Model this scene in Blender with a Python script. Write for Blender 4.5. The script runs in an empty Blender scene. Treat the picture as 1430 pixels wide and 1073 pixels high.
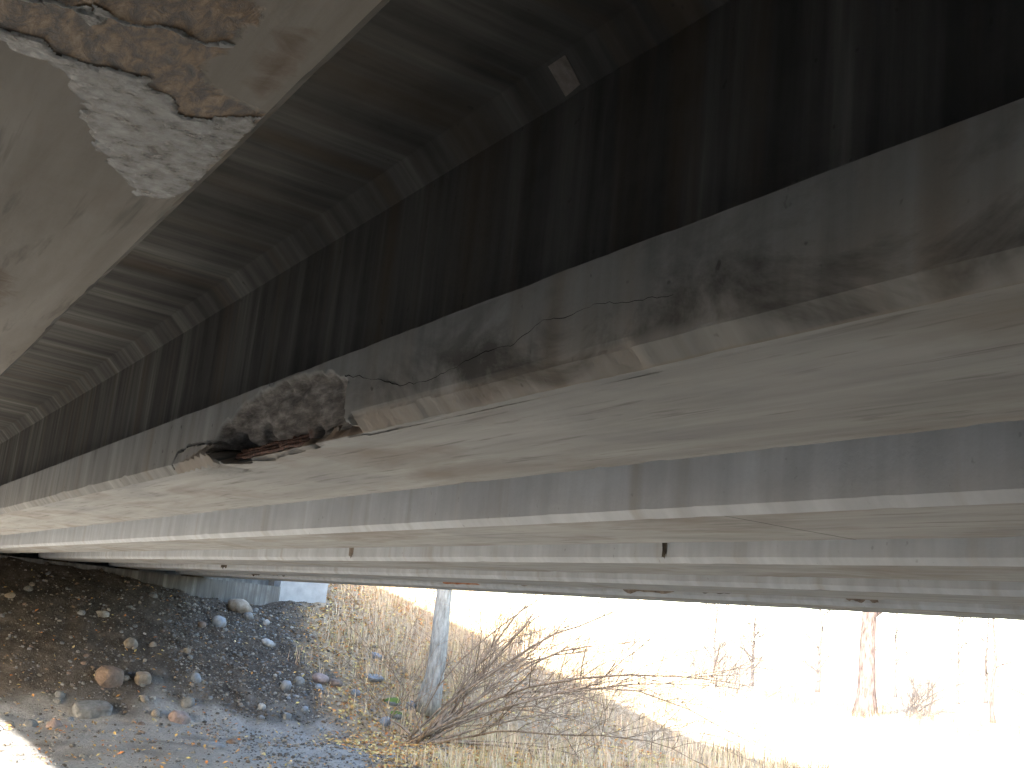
import bpy, bmesh, math, random
from mathutils import Vector, Matrix, noise as mn

scene = bpy.context.scene
C = scene.collection
rnd = random.Random(7)

# ------------------------------------------------------------------ camera, sky, sun, exposure
# origin = camera; x across the girders, y along them, z up (metres)
cam_d = bpy.data.cameras.new('camera')
cam_d.sensor_width = 36.0
cam_d.lens = 36.0 * 1600.0 / 1430.0
cam_d.clip_start = 0.02
cam_d.clip_end = 4000
cam = bpy.data.objects.new('camera', cam_d)
C.objects.link(cam)
VX, VY, FX, HS = -257.0 - 715.0, 777.0 - 536.5, 1600.0, 0.105     # vanishing point of the girders, focal length, horizon slope
Lv = Vector((VX, VY, FX)).normalized()
Uv = Lv.cross(Vector((1, HS, 0))).normalized()
if Uv.y > 0:
    Uv = -Uv
Tv = Lv.cross(Uv)
if Tv.x < 0:
    Tv = -Tv
right = Vector((Tv.x, Lv.x, Uv.x)); down = Vector((Tv.y, Lv.y, Uv.y)); fwd = Vector((Tv.z, Lv.z, Uv.z))
cam.matrix_world = Matrix(((right.x, -down.x, -fwd.x, 0), (right.y, -down.y, -fwd.y, 0), (right.z, -down.z, -fwd.z, 0), (0, 0, 0, 1)))
scene.camera = cam

SUN_EL, SUN_OFF = math.radians(19.5), math.radians(35.0)
travel = Vector((math.cos(SUN_OFF) * math.cos(SUN_EL), math.sin(SUN_OFF) * math.cos(SUN_EL), -math.sin(SUN_EL)))
world = bpy.data.worlds.new('World')
scene.world = world
world.use_nodes = True
wn = world.node_tree
sky = wn.nodes.new('ShaderNodeTexSky')
sky.sky_type = 'NISHITA'
sky.sun_disc = False
sky.sun_elevation = SUN_EL
sky.sun_rotation = math.atan2(-travel.x, -travel.y)
sky.air_density = 1.0
sky.dust_density = 1.4
wn.links.new(sky.outputs['Color'], wn.nodes['Background'].inputs['Color'])
wn.nodes['Background'].inputs['Strength'].default_value = 0.15
sun_d = bpy.data.lights.new('sun', 'SUN')
sun_d.energy = 5.0
sun_d.angle = math.radians(0.53)
sun_d.color = (1.0, 0.95, 0.87)
sun = bpy.data.objects.new('sun', sun_d)
C.objects.link(sun)
sun.rotation_euler = travel.to_track_quat('-Z', 'Y').to_euler()
sun.location = (-20, -10, 20)

scene.view_settings.view_transform = 'Standard'
scene.view_settings.look = 'None'
scene.view_settings.exposure = 3.62
scene.view_settings.gamma = 1.0
scene.render.engine = 'CYCLES'
scene.cycles.use_denoising = True
scene.cycles.max_bounces = 6
scene.cycles.diffuse_bounces = 4
scene.cycles.use_adaptive_sampling = True
scene.cycles.adaptive_threshold = 0.02
scene.cycles.caustics_reflective = False
scene.cycles.caustics_refractive = False
scene.cycles.sample_clamp_indirect = 6.0

# ------------------------------------------------------------------ helpers
def obj(name, verts, faces, mat=None, parent=None, smooth=False, uvcol=None, mats=None, midx=None):
    me = bpy.data.meshes.new(name)
    me.from_pydata(verts, [], faces)
    for m in (mats if mats else [mat]):
        me.materials.append(m)
    if midx:
        me.polygons.foreach_set('material_index', midx)
    if smooth:
        me.polygons.foreach_set('use_smooth', [True] * len(me.polygons))
    me.update()
    o = bpy.data.objects.new(name, me)
    C.objects.link(o)
    if parent:
        o.parent = parent
    return o

def attr(o, name, vals):
    a = o.data.attributes.new(name, 'FLOAT', 'POINT')
    a.data.foreach_set('value', vals)

def cattr(o, name, cols):
    a = o.data.attributes.new(name, 'FLOAT_COLOR', 'POINT')
    flat = []
    for c in cols:
        flat += [c[0], c[1], c[2], 1.0]
    a.data.foreach_set('color', flat)

def tag(o, label=None, cat=None, group=None, kind=None):
    if label: o['label'] = label
    if cat: o['category'] = cat
    if group: o['group'] = group
    if kind: o['kind'] = kind
    return o

def empty(name, loc):
    o = bpy.data.objects.new(name, None)
    o.location = loc
    o.empty_display_size = 0.2
    C.objects.link(o)
    return o

def boxv(x0, x1, y0, y1, z0, z1):
    v = [(x0, y0, z0), (x1, y0, z0), (x1, y1, z0), (x0, y1, z0), (x0, y0, z1), (x1, y0, z1), (x1, y1, z1), (x0, y1, z1)]
    f = [(0, 3, 2, 1), (4, 5, 6, 7), (0, 1, 5, 4), (1, 2, 6, 5), (2, 3, 7, 6), (3, 0, 4, 7)]
    return v, f

def N(p, s=1.0):
    return mn.noise(Vector(p) * s)

def fbm(p, s=1.0, o=4):
    return mn.fractal(Vector(p) * s, 1.0, 2.0, o)

class Mat:
    def __init__(self, name, rough=0.85, spec=0.25):
        self.m = bpy.data.materials.new(name)
        self.m.use_nodes = True
        self.t = self.m.node_tree
        self.b = self.t.nodes['Principled BSDF']
        self.b.inputs['Roughness'].default_value = rough
        self.b.inputs['Specular IOR Level'].default_value = spec
    def n(self, typ, **kw):
        nd = self.t.nodes.new(typ)
        for k, v in kw.items():
            setattr(nd, k, v)
        return nd
    def link(self, a, b):
        self.t.links.new(a, b)
    def set(self, sock, v):
        if isinstance(v, bpy.types.NodeSocket):
            self.link(v, sock)
        else:
            sock.default_value = v
    def math(self, op, a, b=0.0, clamp=False):
        nd = self.n('ShaderNodeMath', operation=op, use_clamp=clamp)
        self.set(nd.inputs[0], a); self.set(nd.inputs[1], b)
        return nd.outputs[0]
    def coord(self, scale, key='Object', girder=True):
        tc = self.n('ShaderNodeTexCoord')
        src = tc.outputs[key]
        if girder:                                   # every girder gets its own stretch of the pattern
            oi = self.n('ShaderNodeObjectInfo')
            vm = self.n('ShaderNodeVectorMath', operation='MULTIPLY')
            self.link(oi.outputs['Location'], vm.inputs[0]); vm.inputs[1].default_value = (0, 0, 0)
            sx = self.n('ShaderNodeSeparateXYZ'); self.link(oi.outputs['Location'], sx.inputs[0])
            cx = self.n('ShaderNodeCombineXYZ')
            self.link(self.math('MULTIPLY', sx.outputs[0], 9.7), cx.inputs[1])
            va = self.n('ShaderNodeVectorMath', operation='ADD')
            self.link(src, va.inputs[0]); self.link(cx.outputs[0], va.inputs[1])
            src = va.outputs[0]
        mp = self.n('ShaderNodeMapping')
        mp.inputs['Scale'].default_value = scale
        self.link(src, mp.inputs['Vector'])
        return mp.outputs['Vector']
    def noise(self, vec, scale=1.0, detail=4.0, rough=0.55, dist=0.0):
        nd = self.n('ShaderNodeTexNoise')
        nd.inputs['Scale'].default_value = scale; nd.inputs['Detail'].default_value = detail
        nd.inputs['Roughness'].default_value = rough; nd.inputs['Distortion'].default_value = dist
        self.link(vec, nd.inputs['Vector'])
        return nd.outputs['Fac']
    def ramp(self, fac, stops):
        nd = self.n('ShaderNodeValToRGB')
        el = nd.color_ramp.elements
        while len(el) < len(stops):
            el.new(0.5)
        for e, (p, c) in zip(el, stops):
            e.position = p
            e.color = (c, c, c, 1) if isinstance(c, (int, float)) else (*c, 1)
        self.link(fac, nd.inputs['Fac'])
        return nd.outputs['Color']
    def mix(self, fac, a, b, mode='MIX'):
        nd = self.n('ShaderNodeMix', data_type='RGBA', blend_type=mode)
        self.set(nd.inputs['Factor'], fac)
        for s, v in ((nd.inputs['A'], a), (nd.inputs['B'], b)):
            self.set(s, v if isinstance(v, bpy.types.NodeSocket) else (*v, 1))
        return nd.outputs['Result']
    def attr(self, name, out='Fac'):
        nd = self.n('ShaderNodeAttribute', attribute_name=name)
        return nd.outputs[out]
    def color(self, c):
        self.set(self.b.inputs['Base Color'], c if isinstance(c, bpy.types.NodeSocket) else (*c, 1))
    def bump(self, h, strength=0.4, dist=0.01):
        nd = self.n('ShaderNodeBump')
        nd.inputs['Strength'].default_value = strength; nd.inputs['Distance'].default_value = dist
        self.link(h, nd.inputs['Height'])
        self.link(nd.outputs['Normal'], self.b.inputs['Normal'])

# ------------------------------------------------------------------ concrete
def concrete_side(name, stain, damage=False):
    """cast faces: run-off streaks follow the profile, so they are a function of the length only"""
    M = Mat(name, 0.88, 0.2)
    wob = M.coord((0.5, 7.0, 0.5))
    fine = M.noise(wob, 1.1, 5, 0.6)
    broad = M.noise(M.coord((0.15, 1.0, 0.15)), 1.3, 3, 0.5)
    hue = M.noise(M.coord((0.3, 4.3, 0.3)), 1.1, 3, 0.6)
    mott = M.noise(M.coord((1, 1, 1)), 5.0, 6, 0.62)
    grain = M.noise(M.coord((1, 1, 1)), 60.0, 3, 0.6)
    if damage:
        base = M.ramp(M.math('ADD', M.math('MULTIPLY', fine, 0.6), M.math('MULTIPLY', mott, 0.4)), [(0.30, (0.15, 0.147, 0.136)), (0.45, (0.255, 0.251, 0.234)), (0.57, (0.33, 0.324, 0.303)), (0.70, (0.44, 0.43, 0.405))])
        base = M.mix(M.ramp(hue, [(0.52, 0.0), (0.7, 0.5)]), base, (0.22, 0.175, 0.125))
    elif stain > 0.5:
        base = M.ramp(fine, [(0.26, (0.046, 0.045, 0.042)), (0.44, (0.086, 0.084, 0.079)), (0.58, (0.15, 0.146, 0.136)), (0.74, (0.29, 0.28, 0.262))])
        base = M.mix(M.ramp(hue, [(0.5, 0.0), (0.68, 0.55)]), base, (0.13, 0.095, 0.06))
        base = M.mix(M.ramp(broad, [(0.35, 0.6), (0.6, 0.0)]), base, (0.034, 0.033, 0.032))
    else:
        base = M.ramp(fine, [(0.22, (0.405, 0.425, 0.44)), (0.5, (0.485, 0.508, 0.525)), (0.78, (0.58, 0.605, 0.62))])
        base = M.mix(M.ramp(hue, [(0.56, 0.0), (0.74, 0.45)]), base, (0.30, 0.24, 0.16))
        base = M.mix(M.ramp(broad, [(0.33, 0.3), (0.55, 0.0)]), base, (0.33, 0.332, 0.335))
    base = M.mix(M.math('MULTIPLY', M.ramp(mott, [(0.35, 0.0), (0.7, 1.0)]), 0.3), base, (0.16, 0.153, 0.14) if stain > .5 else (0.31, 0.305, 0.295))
    pits = M.ramp(M.noise(M.coord((1, 1, 1)), 26.0, 2, 0.5), [(0.24, 1.0), (0.29, 0.0)])
    base = M.mix(M.math('MULTIPLY', pits, 0.6 if stain > 0.5 else 0.25), base, (0.06, 0.055, 0.05))
    if damage:
        # black mould patches with soft round lower ends on the flange face, tan run-off near the edge
        mould = M.ramp(M.noise(M.coord((2.2, 2.6, 5.0)), 1.0, 6, 0.66, 0.5), [(0.43, 0.0), (0.60, 1.0)])
        base = M.mix(M.math('MULTIPLY', M.math('MULTIPLY', mould, M.attr('mould')), 0.78), base, (0.045, 0.043, 0.038))
        base = M.mix(M.math('MULTIPLY', M.attr('lip'), 0.7), base, (0.27, 0.225, 0.178))
        agg = M.ramp(M.noise(M.coord((1, .34, 1.5)), 26.0, 6, 0.72), [(0.35, (0.06, 0.053, 0.046)), (0.52, (0.145, 0.13, 0.115)), (0.68, (0.27, 0.248, 0.222))])
        base = M.mix(M.attr('spall'), base, agg)
        base = M.mix(M.attr('dust'), base, M.ramp(mott, [(0.3, (0.17, 0.125, 0.092)), (0.7, (0.33, 0.265, 0.205))]))
        base = M.mix(M.attr('rust'), base, M.ramp(M.noise(M.coord((1, 1, 1)), 40.0, 4, 0.7), [(0.35, (0.07, 0.02, 0.012)), (0.65, (0.26, 0.085, 0.04))]))
        base = M.mix(M.attr('crack'), base, (0.012, 0.011, 0.01))
    M.color(base)
    M.bump(M.math('ADD', M.math('MULTIPLY', grain, 0.5), M.math('ADD', fine, mott)), 0.35, 0.006)
    return M.m

def concrete_soffit(name, tint, line=None, film=False):
    """trowelled undersides: long streaks along the girder"""
    M = Mat(name, 0.82, 0.25)
    st = M.noise(M.coord((9.0, 0.8, 1.0)), 1.0, 6, 0.66, 0.4)
    st2 = M.noise(M.coord((34.0, 2.4, 1.0)), 1.0, 4, 0.6, 0.3)
    pat = M.noise(M.coord((2.0, 0.9, 1.0)), 1.0, 5, 0.6, 0.5)
    grain = M.noise(M.coord((1, 1, 1)), 70.0, 3, 0.6)
    a, b, c = tint
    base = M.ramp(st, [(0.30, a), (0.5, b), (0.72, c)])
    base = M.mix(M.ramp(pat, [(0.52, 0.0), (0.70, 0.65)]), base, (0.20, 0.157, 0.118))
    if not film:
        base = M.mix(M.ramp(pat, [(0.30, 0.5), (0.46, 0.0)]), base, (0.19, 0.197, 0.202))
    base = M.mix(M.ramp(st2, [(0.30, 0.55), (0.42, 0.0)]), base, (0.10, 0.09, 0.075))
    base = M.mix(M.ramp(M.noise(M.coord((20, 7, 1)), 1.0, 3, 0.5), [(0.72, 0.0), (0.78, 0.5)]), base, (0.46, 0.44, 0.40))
    if line is not None:
        tc = M.n('ShaderNodeTexCoord'); sp = M.n('ShaderNodeSeparateXYZ'); M.link(tc.outputs['Object'], sp.inputs[0])
        w = M.noise(M.coord((6, 0, 0)), 1.0, 2, 0.5)
        d = M.math('ABSOLUTE', M.math('SUBTRACT', sp.outputs[1], M.math('ADD', M.math('MULTIPLY', w, 0.02), line)))
        base = M.mix(M.ramp(d, [(0.003, 0.9), (0.006, 0.0)]), base, (0.03, 0.026, 0.022))
    hgt = M.math('ADD', st2, M.math('MULTIPLY', grain, 0.6))
    if film:
        br = M.noise(M.coord((1, 1, 1), girder=False), 22.0, 6, 0.68, 0.8)
        fac = M.ramp(M.math('ADD', M.attr('film'), M.math('MULTIPLY', M.math('SUBTRACT', br, 0.5), 0.9)), [(0.40, 0.0), (0.56, 1.0)])
        wr = M.noise(M.coord((2.4, 1.0, 1), girder=False), 30.0, 6, 0.7, 0.35)
        fc = M.ramp(wr, [(0.32, (0.014, 0.010, 0.007)), (0.44, (0.06, 0.036, 0.017)), (0.56, (0.19, 0.108, 0.044)), (0.72, (0.36, 0.26, 0.16))])
        base = M.mix(fac, base, fc)
        sp2 = M.ramp(M.math('ADD', M.attr('spot'), M.math('MULTIPLY', M.math('SUBTRACT', br, 0.5), 0.8)), [(0.42, 0.0), (0.8, 0.75)])
        base = M.mix(sp2, base, (0.13, 0.072, 0.036))
        M.set(M.b.inputs['Roughness'], M.math('SUBTRACT', 0.82, M.math('MULTIPLY', fac, 0.38)))
        hgt = M.math('ADD', hgt, M.math('MULTIPLY', M.math('MULTIPLY', wr, fac), 4.0))
    M.color(base)
    M.bump(hgt, 0.3, 0.005)
    return M.m

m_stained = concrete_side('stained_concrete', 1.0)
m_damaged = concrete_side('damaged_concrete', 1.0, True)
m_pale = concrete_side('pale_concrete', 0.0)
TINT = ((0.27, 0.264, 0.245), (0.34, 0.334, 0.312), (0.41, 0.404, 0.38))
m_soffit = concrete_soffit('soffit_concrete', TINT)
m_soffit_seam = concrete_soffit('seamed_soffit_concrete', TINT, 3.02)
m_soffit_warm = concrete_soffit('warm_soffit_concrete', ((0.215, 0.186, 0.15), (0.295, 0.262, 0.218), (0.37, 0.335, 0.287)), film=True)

# ------------------------------------------------------------------ ground
G = -2.4
def smooth(a, b, t):
    t = max(0.0, min(1.0, (t - a) / (b - a)))
    return t * t * (3 - 2 * t)

def terr0(x, y):
    side = 1.5 - max(0.0, x - 12.5) / 3.0 - max(0.0, -5.0 - x) / 2.0
    top = 0.37 - 0.41 * smooth(5.2, 8.0, x) + 0.14 * smooth(8.5, 10.0, x)
    far = top - (26.4 - y) * (0.55 + 0.045 * (top + .05) / .2)
    if y > 26.4 and -5.5 < x < 10.5:
        far = top if y < 27.6 else 1.5
    near = -0.05 - (y + 2.8) * 0.55
    if y < -2.8 and -5.5 < x < 10.5:
        near = -0.05 if y > -4.0 else 1.5
    h = max(min(far, side, 1.5), min(near, side, 1.5))
    h = max(h, G + 5.0 * smooth(6.0, -1.0, y) * smooth(-4.5, -11.0, x))       # unseen bank added left of the bridge to shade the near ground
    return max(G, h)

def terr(x, y):
    h = terr0(x, y)
    d = (terr0(x + .5, y) + terr0(x - .5, y) + terr0(x, y + .5) + terr0(x, y - .5)) / 4
    if not (-6 < x < 10.8 and (y > 26.0 or y < -2.4)):
        h = 0.5 * h + 0.5 * d
    r = math.hypot(x - 6, y - 20)
    a = 1.0 if r < 40 else 0.3
    h += a * (0.09 * fbm((x, y, 0.3), 0.45, 3) + 0.04 * fbm((x, y, 3.1), 1.6, 3)) + 0.0
    if r > 60:
        h += 0.25 * fbm((x, y, 9.0), 0.03, 3) * min(1, (r - 60) / 60)
    if 20 < y < 26.6 and -4 < x < 11:
        h += 0.05 * fbm((x, y, 7.7), 2.6, 4)
    return h

def lin(a, b, n):
    return [a + (b - a) * i / n for i in range(n)]
xs = [-1500, -700, -350, -180, -100, -60, -40, -28] + lin(-20, -5, 30) + lin(-5, 2, 28) + lin(2, 16, 140) + lin(16, 34, 60) + lin(34, 70, 36) + [70, 80, 95, 115, 140, 180, 250, 400, 700, 1500]
ys = [-1500, -700, -300, -150, -80, -45, -28, -18, -12] + lin(-9, 2, 34) + lin(2, 15, 40) + lin(15, 28, 150) + lin(28, 48, 50) + [48, 51, 54, 58, 62, 68, 75, 85, 100, 120, 150, 200, 300, 500, 900, 1800]
gv, gf, cols = [], [], []
def ground_zone(x, y):
    """0 dirt under the bridge, 1 dry grass and litter, and path"""
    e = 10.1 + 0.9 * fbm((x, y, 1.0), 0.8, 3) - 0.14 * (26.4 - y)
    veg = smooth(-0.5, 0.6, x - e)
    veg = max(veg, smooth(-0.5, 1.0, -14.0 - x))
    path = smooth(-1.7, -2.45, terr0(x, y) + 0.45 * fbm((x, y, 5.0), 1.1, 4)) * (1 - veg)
    return veg, path
for y in ys:
    for x in xs:
        gv.append((x, y, terr(x, y)))
        v, p = ground_zone(x, y)
        cols.append((v, p, 0))
nx = len(xs)
for j in range(len(ys) - 1):
    for i in range(nx - 1):
        a = j * nx + i
        gf.append((a, a + 1, a + nx + 1, a + nx))
M = Mat('ground', 0.95, 0.15)
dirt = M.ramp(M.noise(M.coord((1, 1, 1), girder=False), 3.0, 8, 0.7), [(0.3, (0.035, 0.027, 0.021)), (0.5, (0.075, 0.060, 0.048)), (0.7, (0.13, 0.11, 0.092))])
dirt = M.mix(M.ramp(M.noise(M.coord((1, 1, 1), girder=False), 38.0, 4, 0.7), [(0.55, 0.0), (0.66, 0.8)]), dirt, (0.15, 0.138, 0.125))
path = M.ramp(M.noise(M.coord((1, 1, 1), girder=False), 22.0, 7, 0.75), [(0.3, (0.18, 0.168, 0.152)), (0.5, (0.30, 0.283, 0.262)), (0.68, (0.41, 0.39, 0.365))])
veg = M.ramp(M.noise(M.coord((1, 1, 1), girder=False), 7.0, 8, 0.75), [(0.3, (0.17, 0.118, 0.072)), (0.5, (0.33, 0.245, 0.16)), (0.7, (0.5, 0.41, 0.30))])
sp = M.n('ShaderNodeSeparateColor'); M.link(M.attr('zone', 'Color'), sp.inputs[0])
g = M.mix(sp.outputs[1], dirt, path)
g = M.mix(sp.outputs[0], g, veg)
M.color(g)
M.bump(M.math('ADD', M.noise(M.coord((1, 1, 1), girder=False), 14.0, 8, 0.7), M.noise(M.coord((1, 1, 1), girder=False), 60.0, 4, 0.7)), 0.9, 0.05)
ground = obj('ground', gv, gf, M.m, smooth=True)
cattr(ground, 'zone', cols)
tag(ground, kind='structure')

# ------------------------------------------------------------------ girders
SOF = 0.455                    # underside of the girders above the camera
SP = 1.5
GX = lambda k: 1.463 + SP * (k - 1)
Y0, Y1 = -3.3, 26.9

def stations(fine=None):
    ys, y = [], Y0
    while y < Y1 - 1e-6:
        ys.append(y)
        step = 0.05 if y < 6 else (0.1 if y < 12 else 0.3)
        if fine and fine[0] <= y < fine[1]:
            step = fine[2]
        y += step
    ys.append(Y1)
    return ys

def sweep(name, prof, ys, mats, seg_mat, parent, disp, smooth_faces=False, closed=True):
    """loft a closed profile [(x, z)] along y with a per-vertex displacement function"""
    n = len(prof)
    verts, faces, mi, info = [], [], [], []
    for y in ys:
        for i, (x, z) in enumerate(prof):
            verts.append(disp(x, y, z, i))
    for j in range(len(ys) - 1):
        for i in range(n):
            k = (i + 1) % n
            faces.append((j * n + i, j * n + k, (j + 1) * n + k, (j + 1) * n + i))
            mi.append(seg_mat(i))
    faces.append(tuple(range(n))); mi.append(0)
    faces.append(tuple((len(ys) - 1) * n + i for i in reversed(range(n)))); mi.append(0)
    o = obj(name, verts, faces, parent=parent, mats=mats, midx=mi)
    return o, verts

def subdiv(p, q, step):
    n = max(1, int(math.ceil(math.dist(p, q) / step)))
    return [(p[0] + (q[0] - p[0]) * i / n, p[1] + (q[1] - p[1]) * i / n) for i in range(n)]

SPALL = [(4.0, .525), (3.908, .576), (3.75, .627), (3.541, .653), (3.295, .664), (3.055, .66), (2.898, .632), (2.806, .595), (2.798, .542), (2.79, .491), (2.703, .445), (2.968, .43), (3.314, .41), (3.584, .40), (3.861, .425)]
CRACK1 = [(4.508, .474), (4.438, .531), (4.34, .537), (4.308, .548), (4.18, .543), (4.041, .537), (3.951, .529)]
CRACK2 = [(2.811, .61), (2.726, .598), (2.668, .586), (2.629, .575), (2.585, .573), (2.538, .558), (2.452, .538), (2.299, .529), (2.166, .544), (2.043, .557), (1.928, .556), (1.827, .586), (1.75, .576), (1.656, .586), (1.557, .569), (1.458, .559), (1.411, .556)]

def inpoly(p, poly):
    c = False
    for i in range(len(poly)):
        (x1, y1), (x2, y2) = poly[i - 1], poly[i]
        if (y1 > p[1]) != (y2 > p[1]) and p[0] < (x2 - x1) * (p[1] - y1) / (y2 - y1) + x1:
            c = not c
    return c

def dseg(p, a, b):
    ax, ay = b[0] - a[0], b[1] - a[1]
    L2 = ax * ax + ay * ay
    t = 0 if L2 == 0 else max(0, min(1, ((p[0] - a[0]) * ax + (p[1] - a[1]) * ay) / L2))
    return math.hypot(p[0] - a[0] - ax * t, p[1] - a[1] - ay * t)

def dpoly(p, poly, closed=True):
    return min(dseg(p, poly[i - 1], poly[i]) for i in range(0 if closed else 1, len(poly)))

CRUST = [(-.05, .99), (.0, 1.01), (.048, 1.034), (.078, 1.055), (.11, 1.061), (.148, 1.17), (.178, 1.25), (.213, 1.301), (.24, 1.349), (.278, 1.334), (.284, 1.223), (.286, 1.018), (.267, 1.034), (.253, 1.066), (.223, 1.076), (.201, 1.05), (.176, 1.03), (.147, 1.03), (.109, 1.026), (.079, 1.022), (.047, 1.01), (.0, .985), (-.05, .96)]
FILM = [(-.2, .60), (.15, .62), (.20, .80), (.215, .85), (.211, .903), (.207, .965), (.222, 1.0), (.286, 1.018), (.286, 1.10), (.245, 1.12), (.19, 1.11), (.147, 1.06), (.10, 1.05), (.047, 1.04), (-.1, .99)]
DRIP = [(.03, .95), (.069, .938), (.095, .927), (.103, .934), (.109, .949), (.111, .927), (.145, .922), (.174, .917), (.21, .906)]
SPOT = [(-.02, 1.75), (.12, 1.80), (.165, 1.88), (.185, 1.98), (.19, 2.121), (.18, 2.25), (.1, 2.2), (.0, 2.0)]
SPOT2 = [(.235, .86), (.262, .83), (.275, .90), (.272, .99), (.25, .97), (.245, .91)]

HW, CH, FT = 0.355, 0.032, 0.218           # half width, chamfer, height of the flange side
girders = {}

def build_girder(k, label, m_side, m_sof, detail):
    xc = GX(k)
    root = empty('concrete_girder', (xc, 0, SOF))
    tag(root, label, 'girder', 'parallel girders of the bridge')
    damaged = k == 1
    # --- bottom flange, local z = 0 at the soffit
    st = 0.0065 if damaged else (0.05 if detail else 0.2)
    left = subdiv((-0.1, 0.335), (-HW, FT), 0.3) + subdiv((-HW, FT), (-HW, CH), st) + subdiv((-HW, CH), (-HW + CH, 0), st if damaged else 0.02)
    sof = subdiv((-HW + CH, 0), (-HW + CH + 0.14, 0), st if damaged else 0.05) + subdiv((-HW + CH + 0.14, 0), (HW - 0.034, 0), 0.008 if k == 0 else (0.05 if detail else 0.3))
    HR, CR = HW - 0.02, 0.014
    rgt = subdiv((HR - CR, 0), (HR, CR), 0.02) + subdiv((HR, CR), (HR, FT), 0.1) + subdiv((HR, FT), (0.1, 0.335), 0.3) + [(0.1, 0.335)]
    prof = left + sof + rgt
    nl, ns = len(left), len(sof)
    ys_ = stations((1.3, 4.7, 0.009) if damaged else ((0.6, 2.4, 0.01) if k == 0 else None))
    sd = xc * 3.1
    A = dict(spall=[], rust=[], crack=[], dust=[], mould=[], lip=[]) if damaged else dict(film=[], spot=[])
    def disp(x, y, z, i):
        nz = 0.0022 * fbm((x * 3, y * 3, z * 3 + sd), 1.0, 3)
        edge = 0.0
        if abs(x) > HW - CH - .02 and z < CH + .004:             # worn arris
            edge = max(0.0, fbm((sd, y * 1.0, 5.0), 5.0, 4) - 0.25) * (0.016 if k else 0.006)
        px, pz = x + nz - math.copysign(edge, x) * 0.6, z + nz * 0.6 + edge * 0.6
        if abs(abs(x) - HW) < .002 and abs(z - FT) < .004:
            pz += 0.0028 * fbm((y, sd, 1.0), 6.0, 4)
        if damaged:
            sp_ = ru = cr = du = lip = mo = 0.0
            zz = SOF + z
            q = (y, zz)
            if x < -HW + CH + 0.13 and z < FT - 1e-4:
                # soffit points continue the face downwards in the damage map
                if z < 1e-5:
                    q = (y, SOF - (x - (-HW + CH)))
                if 2.5 < y < 4.2:
                    w = (q[0] + 0.02 * fbm((y, zz, 2.0), 9.0, 3), q[1] + 0.02 * fbm((y, zz, 5.0), 11.0, 3))
                    if inpoly(w, SPALL):
                        d = dpoly(w, SPALL)
                        rough = fbm((x * 1.0, y * .35, z * 1.4), 11.0, 4)
                        depth = min(d * 1.2, 0.034 + 0.03 * smooth(.62, .53, zz)) + (0.005 * rough + 0.022 * (mn.voronoi(Vector((y * 5 + 0.8 * fbm((y, zz, 3), 5, 2), zz * 17 + y * 4, 0.5)))[0][0] - .35)) * min(1, d / 0.02)
                        shelf = smooth(0.535, 0.50, zz) * smooth(0.44, 0.47, zz)      # recess behind the strands
                        core = smooth(3.2, 3.3, y) * smooth(3.98, 3.85, y)
                        depth += 0.055 * shelf * core
                        for hy, hz, hr, hd in ((3.86, .497, .06, .12), (3.13, .480, .034, .26), (3.60, .52, .05, .03), (2.80, .47, .05, .03)):
                            r = math.hypot((y - hy) * (0.62 if hr > .05 else 1.0), zz - hz) / hr
                            if r < 1.3:
                                depth += hd * smooth(1.25, 0.6, r)
                        low = smooth(.475, .452, zz)
                        depth *= 1 - 0.55 * low
                        px += max(0.0, depth)
                        pz += 0.35 * max(0.0, depth) if z < CH else 0.0
                        sp_ = min(1, d / 0.008)
                        ru = sp_ * smooth(0.03, 0.008, abs(zz - 0.492 - 0.01 * fbm((y, 0, 0), 6, 2))) * smooth(3.15, 3.25, y) * smooth(3.95, 3.8, y) * (0.55 + 0.6 * fbm((y, zz, 0), 20, 3))
                        du = max(0.0, min(1.0, smooth(.492, .468, zz) * (0.75 + fbm((y, zz, 1), 8, 3))))
                for poly, wd, dep in ((CRACK1, 0.0075, 0.03),):
                    if poly[-1][0] - .05 < y < poly[0][0] + .05:
                        d = dpoly((q[0], q[1] + 0.004 * fbm((y, 0, 0), 40, 2)), poly, False)
                        ww = wd * (0.6 + 0.9 * abs(N((y * 6, 1, 1))))
                        if d < ww:
                            px += dep * (1 - d / ww); cr = max(cr, 1 - 0.7 * d / ww)
                # shell of the edge curling outwards below the first crack
                if 3.95 < y < 4.5:
                    up = 0.474 + (4.5 - y) / 0.55 * 0.06
                    if zz < up:
                        t = (4.5 - y) / 0.55
                        px -= 0.018 * t * smooth(up, up - .03, zz) * (1 + 0.4 * math.sin(y * 75))
                        lip = 0.9
                        pz += 0.006 * math.sin(y * 75) * t
                # broken lower arris right of the spall
                if 1.5 < y < 2.75:
                    e = smooth(1.50, 1.56, y) * (0.7 + 0.7 * fbm((y, 0.5, 0), 3.0, 3))
                    if z < 0.06 and x < -HW + CH + 0.03:
                        k2 = e * smooth(0.055, 0.03, z)
                        px += 0.016 * k2 + 0.006 * fbm((y, z, x), 30, 3) * k2
                        pz += 0.004 * k2
                        lip = max(lip, min(1, k2))
                if z < 1e-5:
                    lip = max(lip, smooth(0.10, 0.0, x + HW - CH) * max(0, 0.6 + 0.7 * fbm((y * .6, x * 4, 0), 2.0, 3)) * smooth(4.3, 3.6, y))
            if y < 3.1 and z < FT and x < -HW + CH:
                mo = smooth(3.1, 2.2, y) * min(1.0, 0.35 + 0.8 * smooth(FT, 0.06, z)) * smooth(0.012, 0.035, z + 0.05 * fbm((y, 0, 3), 2.2, 3))
            A['spall'].append(sp_); A['rust'].append(max(0, ru)); A['crack'].append(cr); A['dust'].append(du); A['mould'].append(mo); A['lip'].append(lip)
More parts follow.
